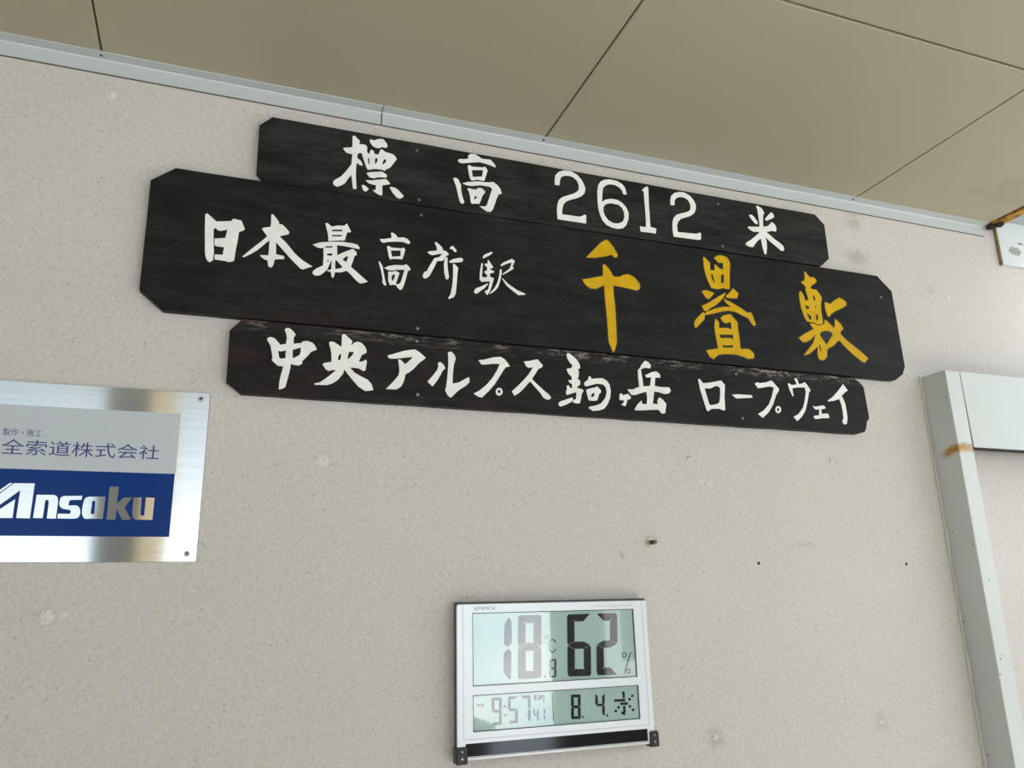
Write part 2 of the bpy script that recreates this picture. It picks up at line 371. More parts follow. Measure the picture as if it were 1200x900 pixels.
# angle trim between wall and ceiling, two lengths meeting at a butt joint
def trim(name, x0, x1, lift=0.0):
    T = .0016
    prof = [(0, 2.6085), (-T * 1.6, 2.6085), (-T * 1.6, 2.6345), (-.0045, 2.6384 - lift), (-.0252, 2.6396 - lift), (-.0252, CZ), (0, CZ)]
    b = MB(); n = len(prof)
    b.v = [(x, y, z) for x in (x0, x1) for y, z in prof]
    b.f = [tuple(range(n)), tuple(reversed(range(n, 2 * n)))] + [(i, n + i, n + (i + 1) % n, (i + 1) % n) for i in range(n)]
    o = struct(b.build(name, M['trim'])); return o
tr1 = trim('trim_1', -2.4, .2775, .0008); tr2 = trim('trim_2', .2805, 2.047)
MB().tube([(x0_, -.0030, 2.6368) for x0_ in (-2.4, -1.5, .2785)], .0018, 6).build('highlight_bead', M['pale'], tr1)  # pale colour paints in the highlight along the inner corner of the trim
MB().tube([(x0_, -.0030, 2.6368) for x0_ in (.28, 1.2, 2.047)], .0018, 6).build('highlight_bead', M['pale'], tr2)
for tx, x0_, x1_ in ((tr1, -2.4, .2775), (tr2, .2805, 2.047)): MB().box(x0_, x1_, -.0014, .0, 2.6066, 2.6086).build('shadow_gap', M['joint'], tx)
MB().box(.2765, .2815, -.0012, .0, 2.6070, 2.6400).build('joint_gap', M['joint'], tr2)
for x in (-.266, .6535, 1.558):
    b = MB(); n = 12
    b.v = [(x + .0028 * math.cos(a * math.tau / n), -.0150 + .0028 * math.sin(a * math.tau / n), z) for z in (2.6396, 2.6378) for a in range(n)]
    b.f = [tuple(range(n, 2 * n)), tuple(reversed(range(n)))] + [(a, (a + 1) % n, n + (a + 1) % n, n + a) for a in range(n)]
    b.build('trim_screw', M['dark'], tr1 if x < .28 else tr2)

# ------------------------------------------------------------------ wall marks: filled holes and dark discs standing in for drilled holes
def lump(cx, cz, r, h, seed, name='filled_hole', m=None, n=16):
    rd = random.Random(seed); b = MB(); b.v.append((cx, -h, cz))
    for k, (q, y) in enumerate(((.45, h * .9), (.8, h * .45), (1.0, 0.0))):
        for i in range(n):
            a = i * math.tau / n; rr = r * q * rd.uniform(.72, 1.2); b.v.append((cx + rr * math.cos(a), -y * rd.uniform(.5, 1.2) if k < 2 else .0005, cz + rr * math.sin(a) * .9))
    for i in range(n):
        j = (i + 1) % n; b.f.append((0, 1 + j, 1 + i))
        for k in range(2): b.f.append((1 + k * n + i, 1 + k * n + j, 1 + (k + 1) * n + j, 1 + (k + 1) * n + i))
    b.build(name, m or M['filler'], wall)
for i, (x, z, r, h) in enumerate(((.1815, 1.874, .015, .003), (.9835, 1.910, .008, .005), (.9605, 1.8925, .008, .003), (1.381, 1.918, .009, .003), (-.2405, 1.6035, .014, .003),
                                  (-.2155, 1.605, .009, .002), (-.2415, 2.5655, .009, .003), (.9885, 1.336, .007, .003), (1.01, 1.857, .009, .0015), (1.03, 1.850, .008, .0015),
                                  (2.02, 2.42, .010, .002), (1.86, 2.395, .010, .002), (1.4226, 1.336, .007, .002))):
    lump(x, z, r, h, i)
for (x, z) in ((1.1393, 1.6809), (1.5633, 1.6774)):
    MB().cyl(x, z, .0042, -.0012, .001, 14, .0030).build('drill_hole', M['dark'], wall, 'small dark disc for a drilled hole in the wall')

# ------------------------------------------------------------------ written boards
GL = {
'top':[[[[2160,25574,2200,25596,2315,25493,2307,25410,2375,25424,2446,25418,2475,25362,2468,25270,2523,25210,2539,25310,2574,25331,2615,25298,2630,25240,2712,25246,2754,25376,2790,25379,2855,25335,3010,25314,3075,25265,3104,25209,3015,25060,2953,24967,2890,24935,2855,24885,2782,24905,2639,24893,2497,24847,2460,24916,2392,25104,2362,25215,2309,25205,2272,25161,2274,25077,2350,25025,2391,24943,2371,24919,2326,24927,2263,24969,2253,24818,2255,24659,2277,24364,2208,24352,2186,24489,2163,24662,2108,24583,2034,24443,1950,24379,1883,24342,1813,24374,1797,24430,1826,24484,1960,24596,2059,24742,2156,24909,2163,25060,2166,25151,2116,25151,2037,25166,1972,25253,2007,25270,2164,25311],[2490,25122,2522,25118,2529,24989,2508,24975],[2647,25152,2701,25147,2688,25069,2645,25001,2639,25050],[2831,25147,2864,25169,2882,25153,2872,25094,2807,25021,2797,25049]],[[2515,25554,2541,25575,2605,25562,2712,25618,2803,25636,2897,25528,2894,25455,2853,25433,2789,25441,2735,25403,2663,25395,2599,25417,2544,25478]],[[2472,24762,2534,24794,2792,24857,2902,24797,2894,24735,2840,24729,2732,24716,2626,24671,2537,24680]],[[2459,24593,2592,24617,2877,24696,2931,24662,2978,24600,2915,24575,2808,24536,2813,24307,2750,24302,2669,24347,2606,24390,2668,24406,2679,24521,2612,24521,2523,24539]],[[2383,24475,2454,24468,2530,24402,2475,24334,2425,24345,2394,24408]],[[2961,24517,3006,24539,3097,24521,3170,24464,3263,24370,3245,24327,3173,24289,3109,24314,3026,24409]]],
[[[4447,25433,4492,25480,4609,25496,4702,25535,4688,25596,4738,25652,4847,25673,4926,25631,5015,25584,5215,25596,5284,25528,5333,25462,5322,25424,5212,25455,5053,25480,4954,25487,4775,25447,4579,25391,4491,25389]],[[4676,25340,4720,25375,4774,25343,5032,25370,5082,25405,5140,25314,5109,25208,5063,25053,5017,25038,4909,25046,4771,25000,4728,25045,4704,25166],[4770,25258,5031,25306,5009,25142,4792,25094]],[[4345,24976,4393,25005,4460,24976,4521,24852,4526,24719,4550,24579,4595,24443,4562,24401,4515,24409,4486,24466,4449,24623,4411,24802]],[[4556,24894,4673,24948,4908,25004,5145,25019,5265,25057,5374,24982,5432,24907,5460,24797,5390,24774,5337,24650,5295,24518,5253,24398,5203,24317,5114,24303,5017,24359,4936,24407,5077,24424,5107,24456,5179,24686,5238,24884,5183,24921,4986,24924,4750,24866,4653,24865]],[[4662,24788,4711,24803,4769,24792,4866,24794,4906,24843,4995,24852,5082,24778,5042,24715,5012,24678,4971,24547,4931,24458,4863,24457,4765,24434,4737,24487,4728,24609,4700,24718],[4829,24616,4884,24640,4880,24604,4834,24549,4815,24572]]],
[[[6760,25247,6755,25366,6781,25502,6871,25602,7002,25663,7175,25673,7324,25612,7427,25509,7487,25409,7524,25283,7501,25169,7427,25079,7315,25006,7140,24933,7020,24869,6952,24783,6916,24680,6905,24529,7356,24537,7467,24608,7510,24600,7498,24392,6788,24387,6781,24573,6796,24746,6840,24882,6928,24962,7059,25028,7234,25112,7324,25182,7360,25254,7355,25363,7316,25455,7233,25522,7126,25543,7017,25527,6930,25481,6887,25390,6873,25256]]],
[[[8604,25314,8513,25309,8486,25406,8401,25481,8291,25517,8156,25509,8064,25466,7992,25387,7963,25270,7936,25001,8018,25081,8176,25134,8333,25134,8464,25078,8569,24973,8622,24827,8604,24669,8536,24505,8441,24414,8305,24378,8151,24391,8022,24436,7919,24540,7862,24683,7831,24830,7823,25026,7830,25270,7862,25431,7935,25544,8050,25614,8186,25640,8366,25632,8498,25576,8571,25488],[8169,25018,8033,24973,7965,24874,7959,24764,7992,24660,8074,24564,8203,24508,8337,24522,8453,24591,8500,24697,8503,24830,8455,24943,8369,25007]]],
[[[9018,25498,9124,25607,9190,25630,9205,25576,9193,25369,9187,25142,9183,24805,9180,24565,9339,24545,9312,24408,9232,24414,8907,24404,8899,24539,8956,24537,9063,24538,9074,24788,9076,25056,9070,25281,9074,25473]]],
[[[9790,25238,9789,25356,9825,25488,9916,25580,10065,25638,10210,25647,10349,25589,10449,25490,10509,25361,10497,25244,10436,25119,10319,25031,10144,24953,10045,24908,9966,24828,9921,24719,9921,24544,10442,24573,10543,24622,10578,24605,10561,24444,10475,24420,9798,24405,9784,24586,9796,24767,9844,24910,9935,25004,10083,25067,10232,25120,10322,25181,10354,25266,10341,25379,10289,25463,10197,25505,10076,25501,9977,25461,9918,25389,9898,25249]]],
[[[12301,25622,12361,25644,12483,25580,12542,25470,12488,25378,12464,25231,12456,25076,12576,25102,12663,25167,12726,25244,12788,25223,12845,25160,12857,25055,12822,24990,12719,24998,12529,24939,12624,24878,12766,24769,12936,24676,13006,24616,13026,24536,12988,24484,12922,24479,12791,24573,12600,24698,12479,24797,12506,24672,12498,24508,12469,24387,12441,24314,12400,24313,12364,24465,12346,24625,12342,24730,12235,24656,12145,24550,12069,24458,11955,24453,11855,24503,11892,24559,12030,24649,12201,24791,12331,24909,12136,24886,12040,24930,11975,24986,12011,25008,12337,25051,12349,25190,12340,25378,12335,25544]],[[12051,25332,12144,25358,12225,25288,12297,25181,12288,25114,12217,25122,12116,25236]],[[12538,25302,12614,25386,12706,25484,12764,25530,12811,25489,12835,25433,12818,25383,12710,25322,12570,25253]]]],
'midw':[[[[-558,23330,-522,23354,-351,23211,-86,23261,-51,23317,99,23299,172,23130,143,23098,68,23054,57,22870,33,22653,23,22457,-13,22426,-88,22407,-120,22421,-325,22428,-332,22528,-189,22543,-178,22703,-307,22702,-346,22714,-356,22854,-168,22894,-142,23073,-254,23029,-308,23030,-357,23079,-389,23035,-364,22755,-347,22564,-353,22406,-403,22361,-449,22384,-485,22458,-503,22542,-540,22994]]],
[[[640,23513,671,23531,749,23438,796,23372,792,23329,851,23338,928,23273,1000,23188,983,23143,817,23076,944,22963,1029,22867,1132,22745,1284,22621,1471,22524,1372,22479,1293,22436,1240,22452,1041,22642,870,22826,760,22946,774,22689,927,22671,930,22608,756,22576,739,22466,710,22405,671,22400,641,22426,624,22540,568,22550,478,22618,500,22633,634,22645,639,22964,550,22870,446,22747,328,22641,187,22542,162,22556,249,22657,365,22789,484,22914,590,23042,535,23112,483,23186,514,23213,642,23251,646,23358]]],
[[[1680,23491,1718,23503,1813,23437,1930,23479,2057,23493,2107,23552,2198,23382,2173,23365,2122,23361,2099,23263,2077,23170,1959,23153,1758,23110,1745,23248],[1819,23372,2021,23403,2023,23365,1820,23334],[1823,23256,2013,23284,2015,23251,1825,23223]],[[1456,22992,1594,23058,1809,23104,2044,23133,2231,23132,2335,23114,2385,23045,2363,23020,2217,23037,2047,23049,1929,23047,1940,22830,2085,22924,2244,23012,2314,22957,2328,22888,2282,22868,2260,22763,2217,22618,2352,22507,2561,22340,2511,22312,2410,22281,2340,22331,2201,22469,2140,22521,2033,22474,1908,22458,1895,22365,1871,22330,1845,22359,1830,22457,1750,22465,1782,22493,1832,22503,1837,22723,1809,22646,1765,22512,1702,22431,1622,22358,1542,22334,1483,22367,1476,22411,1535,22482,1671,22573,1676,22756,1664,22957,1607,22934,1532,22948],[1700,22990,1837,23014,1839,22979,1701,22959],[1739,22839,1843,22857,1842,22807,1746,22794],[1749,22702,1782,22701,1767,22659,1751,22657],[1907,22715,1932,22718,2049,22596,2030,22566,1922,22529,1910,22550],[2040,22751,2130,22838,2156,22832,2126,22708,2092,22721]]],
[[[2781,23308,2868,23320,3027,23367,3011,23476,3042,23491,3123,23445,3151,23397,3276,23415,3357,23393,3417,23334,3403,23287,3358,23286,3277,23313,3099,23297,2940,23264,2861,23233,2808,23254]],[[2933,23168,2968,23182,3030,23153,3226,23158,3279,23188,3315,23146,3290,23037,3256,22918,3203,22920,3053,22905,3004,22879,2972,22955],[3014,23084,3217,23113,3219,22989,3043,22949]],[[2766,22804,2792,22813,2855,22712,2875,22584,2904,22439,2938,22313,2898,22299,2853,22367,2860,22433,2822,22615]],[[2890,22683,2985,22739,3125,22777,3284,22789,3337,22824,3391,22784,3431,22723,3410,22692,3378,22688,3341,22532,3299,22358,3265,22270,3222,22240,3159,22294,3129,22355,3193,22367,3228,22405,3270,22560,3303,22697,3144,22676,3040,22643,2952,22650]],[[2970,22615,3058,22617,3110,22643,3145,22638,3202,22608,3173,22510,3124,22336,3062,22338,3010,22318,2974,22411],[3045,22541,3111,22577,3103,22502,3061,22412,3039,22456]]],
[[[3785,23154,3821,23179,3986,23221,3986,23290,3940,23390,3958,23419,4041,23366,4115,23289,4115,23240,4180,23239,4249,23171,4217,23143,4180,23122,4134,23019,4079,22996,3996,22984,3914,22796,3833,22633,3770,22568,3716,22557,3683,22604,3719,22704,3769,22720,3841,22873,3932,23039,4042,23083,4106,23170,4005,23140,3913,23104,3849,23105]],[[4180,23103,4217,23088,4217,22875,4248,22648,4217,22596,4180,22605,4143,22749,4138,22942,4162,23051]],[[4260,23305,4292,23353,4330,23378,4414,23292,4410,23252,4376,23243,4320,23298]],[[4245,23010,4338,23076,4507,23132,4563,23097,4534,23034,4412,23008,4282,22980]],[[4338,22969,4384,22955,4449,22886,4430,22748,4410,22476,4391,22302,4354,22222,4243,22162,4234,22189,4280,22270,4318,22465,4337,22698]]],
[[[4991,23199,5031,23270,5196,23363,5225,23343,5156,23277,5010,23182]],[[4965,23063,4999,23062,4981,22898,4972,22756,5023,22743,5086,22765,5091,22804,5025,22864,5035,22895,5089,22912,5094,22982,5033,23043,5047,23068,5105,23072,5106,23151,5131,23159,5172,23091,5229,23009,5213,22988,5161,22971,5160,22941,5250,22914,5242,22883,5159,22858,5148,22782,5243,22751,5192,22573,5142,22440,5093,22357,5065,22363,5024,22436,5066,22451,5109,22485,5135,22605,5146,22674,5069,22659,4964,22638,4918,22694,4930,22872]],[[4792,22408,4830,22470,4954,22534,5097,22620,5107,22601,5029,22504,4933,22425,4857,22358,4810,22356]],[[5395,23081,5464,23150,5663,23263,5731,23216,5668,23078,5701,23052,5687,23026,5557,22934,5443,22860,5439,22883,5518,22949,5598,23019,5640,23114,5651,23176,5542,23131,5414,23054]],[[5387,22991,5418,22975,5424,22917,5399,22795,5377,22694,5326,22550,5238,22452,5160,22390,5142,22402,5239,22520,5319,22667,5361,22829]],[[5418,22777,5447,22771,5570,22659,5763,22545,5957,22480,5937,22458,5789,22434,5645,22531,5530,22615]]]],
'midy':[[[[7453,23541,7634,23741,7845,23966,7984,24057,8048,24031,8167,23888,8258,23716,8235,23656,8169,23640,8100,23701,7951,23638,7660,23563]],[[7866,23423,7921,23430,8022,23321,8120,23160,8284,23181,8379,23238,8509,23269,8651,23210,8771,23085,8790,22999,8759,22926,8683,22892,8484,22917,8267,22935,8095,22948,8091,22724,8110,22452,8108,22046,8095,21577,8022,21372,7985,21352,7895,21591,7895,21856,7884,22258,7870,22595,7864,22920,7780,22875,7670,22810,7511,22798,7393,22879,7329,22990,7489,23034,7849,23142]]],
[[[10573,23975,10611,23992,10676,23923,10753,23855,10737,23664,10841,23667,10877,23716,10874,23816,10907,23831,10984,23764,11104,23713,11133,23907,10998,23888,10889,24003,10969,24068,11094,24103,11238,24078,11304,24008,11335,23889,11306,23773,11270,23500,11246,23243,11191,23229,11059,23242,10897,23194,10731,23202,10671,23315,10607,23493,10571,23720],[10747,23577,10804,23551,10842,23347,10817,23333,10758,23457],[11035,23570,11112,23609,11115,23525,11086,23378,11013,23368]],[[10447,23091,10581,23129,10789,23078,10709,22992,10624,22907,10548,22930,10496,23000]],[[11110,23051,11202,23117,11271,23191,11328,23259,11375,23248,11486,23150,11422,23022,11286,23006,11129,23003]],[[10408,22710,10594,22806,10798,22938,11107,23131,11125,23118,10989,22938,10804,22776,10652,22684,10519,22583,10467,22599]],[[11038,22988,11133,22933,11318,22867,11502,22779,11686,22679,11786,22697,11835,22597,11891,22396,11841,22354,11785,22396,11693,22538,11529,22597,11343,22663,11151,22675,10955,22631,10733,22559,10491,22494,10476,22536,10547,22586,10771,22686,10992,22754,11224,22780,11079,22883]],[[10440,22563,10474,22514,10444,22383,10302,22241,10204,22147,10166,22153,10152,22246,10195,22335,10325,22466]],[[10755,22433,10847,22345,10825,22206,11077,22232,11173,22199,11185,22387,11030,22343,10950,22373,10900,22464,10992,22538,11190,22592,11275,22493,11366,22406,11361,22244,11374,22010,11373,21738,11596,21758,11698,21700,11748,21619,11718,21532,11553,21507,11403,21557,11216,21589,10931,21571,10763,21542,10663,21481,10598,21413,10499,21466,10418,21614,10542,21646,10752,21693,10728,21863,10711,22030,10703,22240],[10818,22040,11202,22074,11191,21939,11143,21977,11048,21982,10844,21954],[10867,21802,10954,21779,11176,21810,11164,21752,10948,21726,10879,21740]]],
[[[13552,23981,13602,23994,13650,23923,13715,23862,13837,23873,13914,23801,13881,23727,13763,23654,13707,23605,13706,23543,13865,23539,13945,23456,14012,23337,13953,23169,13930,22937,13941,22757,13936,22643,13809,22596,13744,22600,13658,22636,13449,22641,13377,22764,13319,22983,13298,23230,13314,23392,13362,23448,13419,23393,13457,23295,13469,23205,13569,23221,13572,23308,13525,23486,13553,23582,13423,23681,13455,23720,13534,23753,13559,23884],[13729,23350,13774,23383,13799,23289,13780,23218,13740,23248],[13452,23089,13594,23037,13570,23000,13468,22973],[13755,23089,13801,23083,13773,23034,13744,23054],[13460,22886,13543,22827,13603,22788,13575,22695,13524,22701],[13751,22861,13819,22857,13801,22742,13740,22694,13738,22780]],[[14098,23236,14253,23199,14407,23314,14572,23407,14689,23370,14781,23299,14767,23215,14621,23129,14386,23022,14235,22925,14153,22836,14108,22889,14077,23022,14072,23159]],[[13523,22611,13628,22610,13779,22570,13917,22611,13976,22647,14004,22741,14057,22735,14162,22644,14284,22543,14335,22799,14386,22781,14492,22690,14566,22572,14455,22469,14457,22401,14609,22269,14803,22140,15024,22002,15227,21840,15095,21716,15004,21741,14761,21900,14525,22092,14388,22237,14332,22220,14176,22082,13960,21972,13919,21769,13835,21685,13726,21660,13655,21702,13638,21810,13678,22013,13575,21937,13399,21800,13236,21741,13226,21762,13362,21895,13547,22089,13661,22322,13481,22171,13327,22090,13236,22086,13122,22181,13179,22219,13377,22339,13618,22463,13564,22536],[13832,22407,13972,22454,14130,22448,14200,22387,13965,22084,13909,22146,13791,22313],[13719,22061,13758,22076,13764,21976,13766,21910,13736,21885,13716,21972]]]],
'bot':[[[[1013,21169,1050,21204,1113,21200,1179,21143,1221,21087,1188,21016,1191,20900,1331,20927,1361,20964,1440,20980,1536,20955,1586,20908,1629,20826,1528,20774,1468,20692,1371,20573,1366,20514,1305,20480,1243,20481,1164,20497,1148,20353,1117,20201,1087,20042,1035,20005,972,19984,970,20090,985,20224,1016,20376,1025,20440,935,20439,855,20504,810,20550,828,20576,806,20692,776,20823,708,20935,721,20978,774,20995,845,20974,902,20911,952,20857,1051,20883,1064,21003,1048,21087],[919,20736,982,20728,1058,20757,1058,20597,958,20585,937,20636],[1181,20776,1258,20809,1323,20837,1331,20756,1311,20687,1190,20608]]],
[[[2094,21174,2143,21188,2210,21133,2295,21062,2273,20964,2329,21030,2394,21058,2478,21036,2547,20963,2577,20887,2570,20843,2485,20791,2431,20648,2505,20663,2570,20708,2588,20661,2563,20486,2527,20469,2426,20518,2262,20521,2364,20418,2497,20351,2614,20300,2690,20220,2726,20103,2652,20084,2570,20071,2437,20150,2319,20278,2217,20398,2158,20470,2137,20383,2044,20256,1951,20181,1849,20137,1612,20126,1610,20152,1712,20180,1866,20310,2005,20449,1941,20443,1862,20415,1805,20449,1745,20538,1776,20571,1911,20603,1906,20740,1885,20858,1848,20976,1871,21008,1936,21010,2003,20973,2089,20921,2089,21069],[2059,20771,2088,20782,2085,20704,2066,20642,2034,20651,2032,20708],[2239,20835,2338,20839,2288,20756,2217,20672,2219,20750]]],
[[[2995,20828,3088,20863,3292,20944,3430,20983,3543,21002,3639,20948,3759,20851,3728,20809,3641,20743,3521,20600,3436,20522,3354,20472,3327,20338,3277,20221,3185,20150,3084,20143,2970,20142,3016,20193,3115,20305,3214,20434,3233,20541,3206,20759,3243,20767,3348,20677,3433,20761,3501,20843,3346,20815,3175,20779,3039,20767,3001,20793]]],
[[[4018,20766,4063,20788,4134,20731,4169,20662,4116,20613,4063,20502,3975,20353,3902,20263,3800,20357,3887,20461,3992,20603,4019,20677]],[[4223,21005,4295,21026,4358,20968,4388,20880,4352,20777,4330,20613,4315,20352,4454,20389,4580,20471,4668,20517,4674,20406,4597,20329,4453,20229,4364,20143,4310,20077,4266,20060,4213,20105,4160,20208,4183,20262,4214,20514,4232,20785]]],
[[[4873,20895,4987,20914,5192,20982,5352,21010,5445,20963,5519,20876,5555,20815,5470,20798,5412,20720,5315,20565,5219,20412,5088,20257,4939,20106,4866,20116,4758,20176,4886,20251,5034,20379,5166,20535,5271,20708,5330,20851,5190,20845,5023,20812,4930,20808]],[[5385,20260,5377,20224,5355,20193,5324,20175,5290,20172,5260,20186,5240,20214,5233,20249,5241,20286,5263,20317,5294,20335,5328,20338,5358,20324,5378,20296],[5342,20261,5336,20239,5319,20225,5298,20223,5282,20235,5276,20256,5282,20278,5299,20292,5320,20294,5336,20282]]],
[[[5873,20953,5989,20973,6184,21027,6301,20905,6276,20856,6196,20812,6115,20693,6044,20585,6128,20499,6315,20346,6419,20270,6465,20208,6415,20159,6347,20163,6281,20205,6217,20302,6106,20414,5998,20530,5875,20387,5758,20269,5643,20192,5586,20284,5705,20393,5861,20552,5980,20692,6078,20849,5984,20819,5918,20854]]],
[[[6863,21212,6908,21229,7041,21150,7128,21062,7164,20988,7171,20912,7113,20888,7136,20823,7120,20707,7083,20695,7152,20624,7152,20548,7089,20496,7068,20466,7187,20447,7225,20412,7171,20332,7156,20237,7121,20132,7051,20122,6962,20140,6974,20188,7036,20220,7059,20371,6942,20335,6831,20290,6804,20344,6837,20421,6834,20496,6875,20514,6917,20446,6958,20458,6958,20543,6898,20576,6876,20622,6956,20628,6959,20704,6883,20774,6847,20866,6878,20882,6958,20894,6991,20954,6915,21043,6869,21126]],[[6626,20099,6667,20139,6938,20245,6972,20225,6943,20157,6812,20084,6672,20028,6634,20053]],[[7255,20603,7340,20667,7364,20742,7395,20754,7433,20693,7567,20719,7690,20729,7790,20683,7857,20592,7875,20459,7853,20304,7778,20147,7690,20047,7566,20002,7413,19983,7365,20017,7316,20042,7358,20078,7470,20099,7615,20156,7724,20276,7774,20413,7760,20527,7702,20590,7560,20598,7415,20555,7291,20515,7248,20546]],[[7287,20435,7349,20468,7493,20507,7556,20535,7633,20460,7641,20413,7587,20362,7538,20226,7456,20205,7335,20212,7310,20305],[7399,20339,7466,20391,7486,20374,7457,20305,7400,20282]]],
[[[8094,20417,8126,20415,8176,20384,8293,20421,8361,20349,8337,20303,8274,20291,8247,20217,8210,20134,8149,20153,8105,20169,8163,20201,8189,20270,8115,20265,8071,20281]]],
[[[8578,20989,8635,21043,8685,21127,8778,21224,8862,21191,8921,21117,8895,21055,8743,21052,8654,21005,8673,20829,8689,20619,8862,20648,8900,20847,8791,20829,8747,20879,8931,20969,9042,20993,9125,20944,9139,20856,9008,20846,8988,20736,8975,20652,9121,20637,9350,20645,9381,20568,9327,20505,9216,20481,9067,20516,8949,20521,8926,20379,8894,20240,9023,20239,9017,20307,9068,20398,9151,20355,9240,20254,9207,20125,9189,20037,9102,20031,9033,20110,8861,20099,8561,20065,8445,20061,8437,20095,8508,20196,8617,20295,8632,20213,8743,20221,8765,20367,8754,20503,8634,20465,8460,20404,8376,20408,8289,20518,8332,20527,8406,20526,8585,20607,8574,20802]]],
[[[10120,20893,10166,20907,10248,20812,10456,20844,10740,20915,10834,20815,10790,20528,10777,20215,10730,20202,10619,20235,10413,20222,10310,20152,10274,20193,10217,20408,10153,20664],[10269,20692,10441,20701,10562,20765,10644,20771,10696,20724,10673,20520,10636,20386,10562,20341,10398,20300,10357,20338,10310,20534]]],
[[[11001,20593,11149,20614,11546,20621,11567,20561,11113,20510]]],
[[[11671,20909,11755,20951,11805,20930,12004,20966,12145,21023,12202,20992,12351,20825,12331,20771,12244,20671,12127,20434,11980,20240,11792,20090,11673,20180,11840,20272,12005,20426,12115,20620,12208,20856,12088,20872,11914,20834,11753,20801]],[[12340,20324,12327,20286,12299,20254,12263,20235,12226,20233,12195,20248,12176,20276,12173,20314,12187,20352,12214,20384,12250,20403,12287,20406,12318,20391,12337,20362],[12291,20321,12281,20296,12262,20280,12241,20279,12225,20293,12222,20317,12232,20342,12251,20358,12273,20359,12288,20345]]],
[[[12625,20982,12672,20996,12728,20954,12894,20981,12839,21115,12867,21139,12915,21121,12952,20996,13050,21014,13132,21057,13199,20993,13280,20861,13220,20803,13149,20586,13050,20349,12927,20195,12773,20072,12676,20169,12837,20252,12984,20407,13060,20580,13134,20818,13112,20923,12908,20908,12741,20874,12751,20685,12719,20673,12660,20826]]],
[[[13276,20472,13370,20464,13607,20511,13663,20462,13646,20433,13527,20410,13522,20294,13704,20316,13738,20244,13723,20201,13530,20189,13322,20152,13265,20195,13284,20233,13439,20257,13468,20407,13358,20385,13314,20428]]],
[[[13756,20638,13929,20746,14143,20934,14301,21094,14421,20943,14318,20882,14202,20787,14248,20704,14282,20598,14292,20427,14294,20256,14248,20094,14179,20069,14132,20098,14120,20150,14167,20227,14173,20420,14159,20569,14117,20705,13965,20652,13766,20617]]]],'logo':[[[[-3087,18139,-2791,18143,-2792,17572,-2986,17576,-2984,18026,-3239,17784,-3465,17569,-3668,17566,-3263,17963]],[[-3147,18140,-3107,18138,-3265,17983,-3686,17565,-3743,17564,-3271,18025]],[[-3038,17878,-3039,17575,-3389,17570,-3231,17716]]],
[[[-2741,17958,-2494,17961,-2455,17948,-2434,17921,-2419,17850,-2418,17574,-2550,17576,-2551,17834,-2560,17868,-2584,17879,-2602,17872,-2607,17846,-2610,17579,-2747,17580]]],
[[[-2073,17958,-2078,17891,-2235,17883,-2256,17865,-2262,17791,-2150,17797,-2110,17780,-2083,17738,-2072,17689,-2078,17625,-2102,17590,-2151,17578,-2398,17578,-2397,17655,-2228,17655,-2214,17672,-2215,17700,-2236,17721,-2331,17737,-2371,17760,-2395,17802,-2398,17865,-2387,17922,-2349,17948]]],
[[[-1976,17946,-1722,17952,-1726,17581,-1987,17577,-2025,17605,-2046,17661,-2051,17760,-2043,17859,-2024,17923],[-1915,17876,-1869,17877,-1862,17661,-1917,17660]]],
[[[-1678,18119,-1539,18123,-1539,17841,-1445,17944,-1314,17948,-1416,17779,-1297,17573,-1434,17569,-1536,17748,-1535,17570,-1669,17568]]],
[[[-1294,17948,-1168,17951,-1159,17647,-1100,17648,-1102,17953,-965,17949,-967,17575,-1225,17574,-1267,17602,-1291,17688]]]],
'lcd':[[[[5388,15826,5438,15736,5437,15559,5428,15345,5359,15287,5275,15335,5295,15694]],[[5363,15253,5419,15193,5413,14952,5396,14728,5362,14712,5256,14854,5271,15184]]],
[[[5584,15845,6037,15845,5887,15704,5723,15705]],[[6049,15811,6002,15833,5887,15692,5874,15340,6006,15278,6031,15307]],[[6009,14730,5961,14711,5857,14849,5869,15195,6005,15253,6027,15224]],[[5551,14709,5695,14841,5857,14837,5994,14698]],[[5539,14741,5584,14720,5696,14852,5707,15197,5577,15259,5553,15230]],[[5569,15811,5617,15832,5722,15692,5711,15342,5577,15283,5555,15312]],[[5567,15271,5711,15338,5874,15336,6015,15265,5869,15198,5707,15200]]],
[[[6115,14730,6111,14719,6102,14711,6090,14709,6078,14712,6069,14721,6066,14733,6070,14744,6079,14752,6092,14754,6104,14750,6112,14742]]],
[[[6191,15032,6322,15032,6287,14997,6224,14997]],[[6329,15021,6317,15026,6287,14991,6283,14886,6316,14873,6323,14877]],[[6316,14713,6304,14708,6277,14743,6281,14847,6316,14861,6322,14856]],[[6178,14703,6213,14738,6276,14737,6309,14702]],[[6172,14714,6184,14709,6214,14744,6218,14848,6184,14861,6178,14857]],[[6184,15021,6196,15026,6223,14991,6219,14886,6184,14873,6178,14878]],[[6185,14867,6219,14885,6282,14884,6315,14867,6281,14849,6218,14849]]],
[[[6188,15439,6184,15424,6174,15412,6159,15406,6143,15407,6130,15414,6120,15426,6117,15441,6121,15456,6132,15467,6146,15473,6162,15473,6176,15466,6185,15454],[6177,15439,6174,15427,6164,15418,6152,15415,6139,15419,6131,15428,6128,15441,6132,15453,6141,15462,6154,15465,6166,15461,6174,15452]],[[6343,15327,6310,15383,6257,15396,6203,15371,6173,15287,6187,15194,6238,15148,6301,15158,6339,15219,6321,15222,6289,15177,6244,15167,6205,15201,6193,15286,6217,15355,6256,15377,6297,15363,6322,15320]]],
